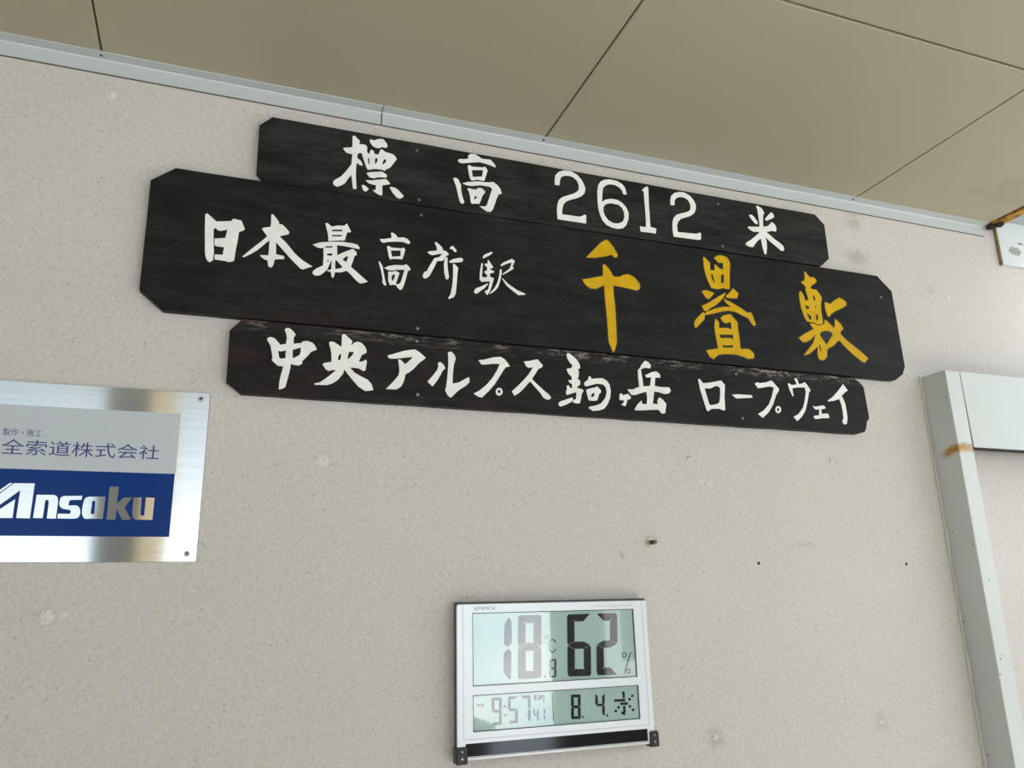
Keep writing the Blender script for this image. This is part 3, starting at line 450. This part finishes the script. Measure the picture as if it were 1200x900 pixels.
[[[6603,15841,7081,15839,6931,15702,6740,15703]],[[6588,15809,6635,15829,6740,15691,6727,15335,6593,15278,6571,15307]],[[6583,15267,6727,15331,6916,15328,7056,15258,6910,15193,6722,15197]],[[6552,14736,6597,14715,6709,14843,6722,15193,6592,15254,6568,15227]],[[6564,14704,6709,14832,6896,14826,7032,14690]],[[7047,14721,7000,14702,6896,14838,6910,15189,7046,15246,7069,15217]]],
[[[7228,15840,7667,15839,7511,15700,7369,15701]],[[7680,15805,7632,15826,7511,15688,7493,15330,7627,15268,7653,15297]],[[7203,15263,7351,15329,7493,15327,7636,15256,7486,15190,7344,15192]],[[7165,14729,7211,14708,7328,14839,7344,15189,7212,15250,7187,15222]],[[7177,14697,7327,14827,7467,14823,7606,14685]]],
[[[7842,15041,7832,15016,7810,14998,7782,14993,7754,15001,7734,15020,7729,15046,7738,15071,7760,15089,7789,15094,7816,15087,7836,15067],[7821,15042,7815,15026,7801,15014,7783,15010,7765,15015,7753,15028,7749,15045,7755,15062,7769,15073,7787,15077,7805,15072,7817,15059]],[[7925,15094,7944,15088,7770,14696,7749,14705]],[[7907,14737,7899,14713,7880,14697,7855,14692,7831,14699,7814,14718,7809,14741,7817,14765,7837,14781,7861,14786,7885,14779,7902,14761],[7888,14738,7883,14723,7871,14712,7856,14709,7841,14714,7831,14725,7828,14741,7833,14755,7845,14766,7860,14769,7875,14764,7885,14753]]]],
'lcd2':[[[[5022,14415,5205,14409,5157,14362,5068,14365]],[[5213,14395,5196,14402,5157,14356,5154,14203,5200,14182,5208,14190]],[[5203,13958,5187,13951,5150,14000,5153,14152,5200,14169,5208,14161]],[[5014,13953,5061,13998,5150,13994,5196,13944]],[[5014,14402,5031,14408,5068,14359,5065,14207,5019,14189,5011,14198]],[[5018,14183,5065,14205,5154,14201,5201,14175,5153,14153,5064,14157]]],
[[[5248,14273,5292,14271,5291,14233,5247,14235]],[[5245,14122,5288,14119,5287,14082,5244,14084]]],
[[[5342,14417,5521,14411,5475,14367,5386,14370]],[[5335,14404,5350,14411,5386,14364,5382,14210,5337,14193,5330,14201]],[[5337,14187,5382,14208,5470,14204,5515,14180,5469,14159,5381,14163]],[[5516,13963,5500,13957,5465,14004,5469,14157,5514,14174,5522,14166]],[[5332,13959,5377,14001,5465,13998,5508,13951]]],
[[[5590,14417,5772,14410,5727,14367,5632,14371]],[[5779,14397,5764,14404,5727,14361,5722,14206,5765,14186,5773,14193]],[[5765,13964,5750,13958,5716,14003,5721,14158,5764,14174,5772,14166]]],
[[[5830,14168,5840,14172,5863,14142,5861,14082,5832,14073,5827,14076]],[[5833,14067,5861,14081,5902,14079,5929,14064,5901,14050,5860,14051]],[[5939,14164,5929,14169,5904,14140,5902,14081,5930,14069,5936,14072]],[[5932,13963,5922,13959,5899,13989,5901,14048,5930,14058,5935,14055]]],
[[[6071,14166,6061,14171,6036,14142,6034,14083,6063,14071,6068,14074]],[[6064,13965,6053,13961,6030,13991,6033,14050,6062,14060,6067,14056]]],
[[[5855,14418,5886,14416,5883,14318,5855,14317]],[[5906,14415,5932,14413,5929,14318,5903,14317]],[[5954,14412,6061,14409,6060,14282,6035,14269,6026,14304,6037,14303,6034,14381,6012,14382,6010,14330,5989,14331,5988,14376,5975,14313,5951,14314]]],
[[[6211,14416,6225,14415,6233,13938,6216,13939]]],
[[[4731,14317,4751,14335,4759,14323,4792,14321,4791,14309,4770,14308,4793,14295,4770,14290,4770,14272,4757,14273,4757,14294,4734,14298]],[[4803,14323,4862,14323,4862,14312,4854,14267,4838,14268,4845,14309,4809,14308]],[[4806,14303,4832,14301,4832,14269,4806,14271]]],
[[[6611,14378,6797,14372,6741,14321,6663,14324]],[[6805,14357,6787,14366,6741,14314,6735,14184,6787,14161,6797,14169]],[[6788,13952,6769,13945,6727,13999,6733,14128,6787,14147,6796,14138]],[[6594,13945,6650,13995,6727,13992,6779,13937]],[[6587,13960,6605,13952,6650,14002,6655,14131,6603,14154,6594,14146]],[[6602,14364,6621,14371,6663,14317,6657,14187,6604,14168,6595,14177]],[[6603,14161,6657,14185,6735,14182,6788,14154,6733,14130,6655,14133]]],
[[[7111,14351,7128,14358,7167,14308,7161,14188,7111,14170,7102,14178]],[[7110,14164,7161,14186,7248,14183,7296,14157,7245,14134,7158,14137]],[[7314,14345,7297,14353,7254,14305,7248,14185,7296,14163,7305,14171]],[[7295,13969,7277,13963,7239,14013,7245,14132,7295,14150,7304,14142]]],
[[[6818,13986,6850,13987,6853,13951,6841,13951,6838,13961,6824,13962,6816,13950,6806,13957]]],
[[[7328,13980,7365,13981,7366,13945,7326,13944]]],
[[[7751,14348,7740,14330,7717,14323,7694,14332,7686,14352,7697,14371,7720,14377,7743,14368]],[[7752,14314,7742,14296,7718,14289,7696,14298,7688,14318,7698,14336,7722,14343,7744,14334]],[[7752,14275,7741,14257,7717,14250,7695,14259,7687,14279,7698,14298,7721,14304,7743,14295]],[[7943,14280,7932,14261,7908,14255,7886,14264,7877,14284,7888,14302,7912,14309,7934,14300]],[[7878,14222,7868,14203,7844,14196,7822,14206,7813,14225,7824,14244,7848,14251,7870,14241]],[[7873,14093,7862,14075,7839,14069,7816,14078,7808,14097,7819,14116,7842,14122,7865,14113]],[[7939,14028,7928,14009,7905,14003,7882,14012,7874,14032,7885,14050,7909,14057,7931,14047]],[[7628,14090,7617,14072,7594,14065,7572,14074,7563,14094,7574,14112,7597,14119,7619,14109]],[[7563,14030,7552,14011,7529,14005,7507,14014,7499,14034,7509,14052,7532,14058,7555,14049]],[[7752,14090,7741,14072,7718,14065,7695,14074,7687,14094,7698,14112,7721,14119,7744,14110]],[[7751,14052,7740,14033,7717,14027,7695,14036,7686,14056,7697,14074,7720,14080,7743,14071]],[[7752,14013,7741,13995,7718,13988,7696,13998,7687,14017,7698,14035,7721,14042,7744,14033]],[[7738,13968,7727,13950,7704,13943,7681,13953,7673,13972,7684,13990,7707,13997,7730,13988]],[[7707,13985,7697,13967,7673,13961,7651,13970,7643,13989,7654,14008,7677,14014,7699,14005]],[[7511,14243,7754,14240,7750,14190,7509,14198]],[[7638,14178,7805,14175,7802,14126,7635,14133]]]]}
def glyph_parts(key, parent, m, y, name='painted_character', h=.0007, edge=0.0, label=None):
    for shapes in GL[key]:
        sh = [[[(a * 1e-4, b * 1e-4) for a, b in zip(q[0::2], q[1::2])] for q in s_] for s_ in shapes]
        b = MB()
        for s_ in sh: b.loops(s_, y - h, y + .0003)
        o = b.build(name, m, parent, label)
        if key == 'logo': grain_uv(o)
        if edge > 0:
            e = MB()
            for s_ in sh:
                out = inset(ccw(s_[0]), -edge)
                e.loops([out], y - .00025, y + .0003)
            e.build('letter_edge', M['edge'], o)
BT = .018
def board(poly, name_label, m, screws, group=None, wob=0.0, seed=1):
    xs_ = [p[0] for p in poly]; zs_ = [p[1] for p in poly]
    t_ = thing('wooden_sign_board', name_label, 'sign', ((min(xs_) + max(xs_)) / 2, 0, min(zs_)))
    rd = random.Random(seed); pts = []
    poly = ccw(poly)
    for i, a in enumerate(poly):
        c = poly[(i + 1) % len(poly)]; L = math.dist(a, c); k = max(1, int(L / .06)) if wob else 1
        for q in range(k):
            f = q / k; x = a[0] + (c[0] - a[0]) * f; z = a[1] + (c[1] - a[1]) * f
            if q: x += rd.uniform(-wob, wob) * .3; z += rd.uniform(-wob, wob)
            pts.append((x, z))
    b = MB(); b.prism(pts, -BT, -.0005, .0016); b.build('board', m, t_)
    for (x, z) in screws:
        s_ = MB(); s_.cyl(x, z, .0052, -BT - .0002, -BT + .0005, 14); so = s_.build('screw_hole', M['dark'], t_)
        MB().cyl(x - .0012, z - .0010, .0030, -BT - .0010, -BT + .0002, 12, .0024, .0004).build('screw', M['screw'], so)
    return t_
top = board([(.0487, 2.4225), (.0313, 2.4415), (.0303, 2.5465), (.0545, 2.5700), (1.4180, 2.5700), (1.4447, 2.5440), (1.4440, 2.4475), (1.4150, 2.4235)],
            'charcoal wooden board, topmost of the three, reading 標高 2612 米 in white', M['wood_top'],
            [(.3549, 2.5515), (.3605, 2.4345), (1.1183, 2.551), (1.1177, 2.4358)], wob=.0004, seed=2)
mid = board([(-.1125, 2.1335), (-.1548, 2.1690), (-.1560, 2.3890), (-.1145, 2.4222), (1.5970, 2.4195), (1.6395, 2.3810), (1.6430, 2.1730), (1.6320, 2.1520), (1.6050, 2.1345), (1.5820, 2.1330)],
            'largest black wooden board, in the middle, with three big ochre yellow characters', M['wood_mid'],
            [(.3654, 2.3995), (.3602, 2.1466), (1.5985, 2.3592)], wob=.0004, seed=5)
bot = board([(.0320, 1.9870), (.0047, 2.0085), (.0040, 2.1060), (.0255, 2.1305), (1.4690, 2.1290), (1.4870, 2.1180), (1.4965, 2.1060), (1.4995, 2.0300), (1.4960, 2.0230), (1.4905, 2.0200), (1.4870, 2.0060), (1.4800, 1.9930), (1.4580, 1.9870)],
            'worn black wooden board with scuffed top edge, lowest of the three, white characters only', M['wood_bot'],
            [(.3587, 2.1193), (.3614, 2.0082), (1.1186, 2.1113), (1.1247, 2.0059)], wob=.0006, seed=9)
glyph_parts('top', top, M['white'], -BT)
glyph_parts('midw', mid, M['white'], -BT)
glyph_parts('midy', mid, M['yellow'], -BT, edge=.0035, label='large ochre yellow painted character')
glyph_parts('bot', bot, M['white'], -BT)

# ------------------------------------------------------------------ maker's steel plate
pl = thing('metal_name_plate', 'brushed steel plate with pale grey and blue fields, below the boards at the left', 'sign', (-.30, 0, 1.687))
MB().prism([(-.655, 1.6870), (-.0245, 1.6870), (-.0215, 1.6895), (-.0200, 1.9835), (-.0230, 1.9865), (-.655, 1.9865)], -.004, -.0002, .0008).build('plate', M['steel'], pl); grain_uv(pl.children[0])
MB().box(-.605, -.0668, -.0043, -.0038, 1.8375, 1.9452).build('white_field', M['pl_white'], pl)
MB().box(-.605, -.0680, -.0043, -.0038, 1.7292, 1.8375).build('blue_field', M['pl_blue'], pl)
glyph_parts('logo', pl, M['logo'], -.0043, 'steel_letter', .0009)
text('全索道株式会社', 'lettering', M['ink'], -.3345, -.0965, 1.8612, 1.8868, -.0046, pl)
text('安', 'lettering', M['ink'], -.3700, -.3410, 1.8612, 1.8868, -.0046, pl)
text('製作・施工', 'lettering', M['ink'], -.3355, -.2790, 1.8925, 1.9045, -.0046, pl)
for (x, z) in ((-.0359, 1.9742), (-.0374, 1.7009), (-.640, 1.9742), (-.640, 1.7009)):
    s_ = MB(); s_.cyl(x, z, .0052, -.0052, -.0035, 18, .0040, .0006); so = s_.build('screw', M['screw'], pl)
    c_ = MB(); c_.box(x - .0024, x + .0024, -.0063, -.0052, z - .0006, z + .0006); c_.box(x - .0006, x + .0006, -.0063, -.0052, z - .0024, z + .0024); c_.build('cross_slot', M['dark'], so)

# ------------------------------------------------------------------ digital thermometer clock
F = -.030
ck = thing('digital_thermometer_clock', 'silver digital display showing 18.8 °C, 62 % and 9:57', 'thermometer', (.634, 0, 1.340))
MB().box(.4382, .8345, -.024, -.0005, 1.3405, 1.6112, .002).build('back_shell', M['shell'], ck)
fx0, fx1, fz0, fz1 = .4355, .8335, 1.3430, 1.6068
b = MB()
outer = [(fx0 + .002, fz0), (fx1 - .002, fz0), (fx1, fz0 + .002), (fx1 - .001, fz1 - .003), (fx1 - .004, fz1), (fx0 + .003, fz1), (fx0, fz1 - .003), (fx0, fz0 + .002)]
holes = [[(.4649, 1.4627), (.8033, 1.4627), (.8033, 1.5912), (.4649, 1.5912)], [(.4646, 1.3857), (.8043, 1.3857), (.8043, 1.4479), (.4646, 1.4479)],
         [(.4505, 1.3460), (.8180, 1.3460), (.8180, 1.3675), (.4505, 1.3675)]]
b.loops([outer] + holes, F, -.0235); b.build('front_frame', M['silver'], ck)
for i, h in enumerate(holes[:2]):
    (x0, z0), (x1, _), (_, z1) = h[0], h[1], h[2]
    e = .0014
    MB().loops([[(x0, z0), (x1, z0), (x1, z1), (x0, z1)], [(x0 + e, z0 + e), (x1 - e, z0 + e), (x1 - e, z1 - e), (x0 + e, z1 - e)]], F + .0004, F + .004).build('screen_rim', M['rim'], ck)
    sc = MB().box(x0, x1, F + .0032, F + .0045, z0, z1).build('lcd_screen', M['lcd'], ck)
    glyph_parts('lcd' if i == 0 else 'lcd2', sc, M['seg'], F + .0032, 'display_figure', .0002)
    MB().box(x0 + e * .5, x1 - e * .5, F + .0012, F + .0018, z0 + e * .5, z1 - e * .5).build('clear_cover', M['glass'], ck)
MB().box(.4505, .8180, F + .0015, F + .004, 1.3460, 1.3675).build('solar_strip', M['solar'], ck, 'glossy black solar strip')
MB().box(.4480, .8205, F - .0022, F + .001, 1.3402, 1.3452, .0008).build('chrome_lip', M['lip'], ck, 'chrome lip under the solar strip')
g_ = MB()
for a in ((.4466, .4472, 1.3745, 1.6066), (.8222, .8228, 1.3745, 1.6066), (.4466, .8228, 1.3740, 1.3746)): g_.box(a[0], a[1], F - .0002, F + .0005, a[2], a[3])
g_.build('groove', M['line'], ck)
for (x0, x1) in ((.4325, .4535), (.8215, .8405)):
    b = MB(); b.prism([(x0 + .001, 1.3345), (x1 - .001, 1.3345), (x1, 1.3365), (x1, 1.3600), (x1 - .003, 1.3630), (x0 + .003, 1.3630), (x0, 1.3600), (x0, 1.3365)], F - .0035, -.012, .0012)
    co = b.build('foot_clip', M['clip'], ck)
    MB().cyl((x0 + x1) / 2, 1.3555, .0022, F - .0040, F - .003, 12, .0016).build('rivet', M['chrome'], co)
    MB().cyl((x0 + x1) / 2, 1.3440, .0030, F - .0042, F - .003, 12, .0022).build('rivet', M['chrome'], co)
text('EMPEX', 'lettering', M['greytext'], .4694, .5110, 1.5962, 1.6018, F - .0003, ck)
text('SOLAR POWER  RADIO CONTROLLED', 'lettering', M['greytext2'], .7120, .8005, 1.5965, 1.5995, F - .0003, ck)

# ------------------------------------------------------------------ bolt
bo = thing('threaded_bolt', 'short brass bolt stub sticking out of the wall above the silver display', 'bolt', (.8715, 0, 1.724))
MB().cyl(.8700, 1.7245, .0098, -.0026, -.0001, 24, .0090).build('washer', M['washer'], bo)
hx = MB(); hx.prism([(.8700 + .0060 * math.cos(a * math.pi / 3), 1.7245 + .0060 * math.sin(a * math.pi / 3)) for a in range(6)], -.0070, -.0022, .0006); hx.build('nut', M['bolt'], bo)
rings = 19
b = MB(); n = 16
for k in range(rings):
    y = -.006 - k * .0009; r = .0042 if k % 2 else .0036
    b.v += [(.8700 + r * math.cos(i * math.tau / n), y, 1.7245 + r * math.sin(i * math.tau / n)) for i in range(n)]
for k in range(rings - 1):
    for i in range(n):
        j = (i + 1) % n; b.f.append((k * n + i, k * n + j, (k + 1) * n + j, (k + 1) * n + i))
b.f.append(tuple(range(n))[::-1]); b.f.append(tuple((rings - 1) * n + i for i in range(n)))
b.build('threaded_rod', M['rod'], bo)

# ------------------------------------------------------------------ steel channel and cover panel at the right
FY = -.077
ch = thing('steel_channel', 'cream steel channel running down the wall at the right, rust-stained', 'channel', (1.732, 0, 0))
MB().box(1.7078, 1.7570, FY, -.0005, .0, 2.1520, .0016).build('channel', M['post'], ch)
cpts = []
for k in range(120):
    z = 2.156 - k * .0181
    cpts.append((1.7052 + random.uniform(-.0016, .0006), -.0016, z))
cr_ = [random.uniform(.0018, .0048) for _ in cpts]
MB().tube(cpts, lambda k: cr_[k] * 1.25, 6).build('caulk_bead', M['caulk'], ch, 'lumpy beige caulk along its edge')
cp = thing('cover_panel', 'flat pale steel cover panel to the right of the channel', 'panel', (2.2, 0, 1.955))
MB().prism([(1.7602, 1.9560), (2.78, 1.9560), (2.78, 2.1525), (1.7580, 2.1525)], FY - .0002, FY + .012, .0010).build('panel', M['panel'], cp)
MB().box(1.7572, 2.78, FY + .0015, FY + .022, 1.9530, 2.1500).build('shade_backing', M['dark'], cp, 'dark backing for the shade under the panel and in its seam')  # dark sheet paints in the shade under the panel and along its seam
for x in (1.95, 2.62): MB().box(x, x + .03, FY + .022, -.0005, 2.03, 2.08).build('standoff', M['shell'], cp)

# ------------------------------------------------------------------ rusty steelwork at the end of the ceiling
gs = thing('steel_gusset', 'white gusset plate with rusty left edge in the top right corner', 'bracket', (2.2, 0, 2.523))
MB().prism([(2.0935, 2.5235), (2.50, 2.5235), (2.50, 2.72), (2.0935, 2.72)], -.0085, -.0003, .0010).build('plate', M['gusset'], gs)
b = MB(); b.box(2.0890, 2.0938, -.0090, -.0002, 2.5215, 2.640); b.build('rusty_edge', M['rustedge'], gs, 'brown rusted edge strip')
MB().cyl(2.25, 2.60, .012, -.016, -.0085, 6).build('bolt_head', M['rust'], gs)
bm = thing('steel_beam', 'blue-grey beam with rusted lower flange beside the ceiling', 'beam', (2.16, -1.2, 2.64))
MB().box(2.088, 2.27, -2.42, -.0095, 2.665, 2.86).build('beam_body', M['beam'], bm)
def rough_bar(x0, x1, y0, y1, z0, z1, n, jit, seed):
    rd = random.Random(seed); b = MB()
    for k in range(n + 1):
        y = y0 + (y1 - y0) * k / n
        b.v += [(x + rd.uniform(-jit, jit), y, z + rd.uniform(-jit, jit)) for x, z in ((x0, z0), (x1, z0), (x1, z1), (x0, z1))]
    for k in range(n):
        for i in range(4): b.f.append((k * 4 + i, k * 4 + (i + 1) % 4, k * 4 + 4 + (i + 1) % 4, k * 4 + 4 + i))
    b.f.append((3, 2, 1, 0)); b.f.append(tuple(n * 4 + i for i in range(4))); return b
rough_bar(2.058, 2.092, -.012, -2.41, 2.638, 2.668, 80, .0015, 3).build('rusted_flange', M['rust'], bm, 'orange rusted flange')
lm = MB(); rd = random.Random(4)
lk = [rd.uniform(.0075, .0125) for _ in range(9)]; lm.tube([(2.050 + .0038 * k, -.010 - .0042 * k + rd.uniform(-.001, .001), 2.632 + .0007 * k + rd.uniform(-.0015, .0015)) for k in range(9)], lambda k: lk[k] * (.7 if k in (0, 8) else 1), 9)
lm.build('rust_lump', M['rustdark'], bm, 'black rust lump at the corner')

# ------------------------------------------------------------------ the open side of the station behind the camera (it lights the wall and shows in the steel and the screens)
br = thing('light_barrier', 'added dark barrier behind the camera, holding light off the lower wall', 'barrier', (-.25, -5.2, 0))  # added out of view to block low cloud light and darken the lower wall
MB().box(-2.4, 1.9, -5.24, -5.20, .03, 1.08).build('sheet', M['drywall'], br)
MB().box(-2.4, 1.92, -5.26, -5.18, 1.08, 1.12).build('added_top_rail', M['brown'], br)
MB().box(2.85, 5.4, -5.24, -5.20, .03, 1.08).build('sheet', M['drywall'], br)
MB().box(5.36, 5.40, -5.20, .1, .03, 1.45).build('added_side_sheet', M['drywall'], br)  # added side screen, cuts the low light coming from the right
for x in (-2.35, -1.3, -.25, .8, 1.85): MB().box(x - .03, x + .03, -5.30, -5.24, 0, 1.08).build('post', M['brown'], br)  # posts of the added light barrier
pw = thing('bench', 'low concrete bench behind the camera', 'bench', (.9, -4.0, 0))
MB().box(.30, 1.83, -4.40, -3.98, 0, .80).build('bench_base', M['drywall'], pw)
MB().box(.27, 1.86, -4.45, -3.95, .80, .85).build('bench_top', M['drywall'], pw)
cl = thing('square_post', 'brown-grey square post standing behind the camera', 'post', (-.42, -3.8, 0))
MB().box(-.65, -.415, -4.02, -3.70, 0, 3.6).build('shaft', M['brown'], cl)
MB().box(-.41, -.26, -4.00, -3.72, 0, 3.6).build('tan_board', M['tan'], cl, 'tan board on its side')
hut = thing('clad_hut', 'dark clad hut behind the camera to the right, lengthened to cut light on the lower wall', 'building', (3.3, -4.2, 0))
MB().box(2.49, 5.3, -4.45, -4.0, 0, 2.15).build('hut_wall', M['drywall'], hut)  # lengthened to the right to cut light on the lower wall
MB().box(2.45, 5.35, -4.5, -3.95, 2.15, 2.25).build('hut_roof', M['conc'], hut)
for x0, x1, z0, z1 in ((2.71, 2.84, 1.05, 2.0), (2.84, 3.02, 1.05, 1.20)): MB().box(x0, x1, -4.0, -3.96, z0, z1).build('pale_frame', M['pale'], hut)
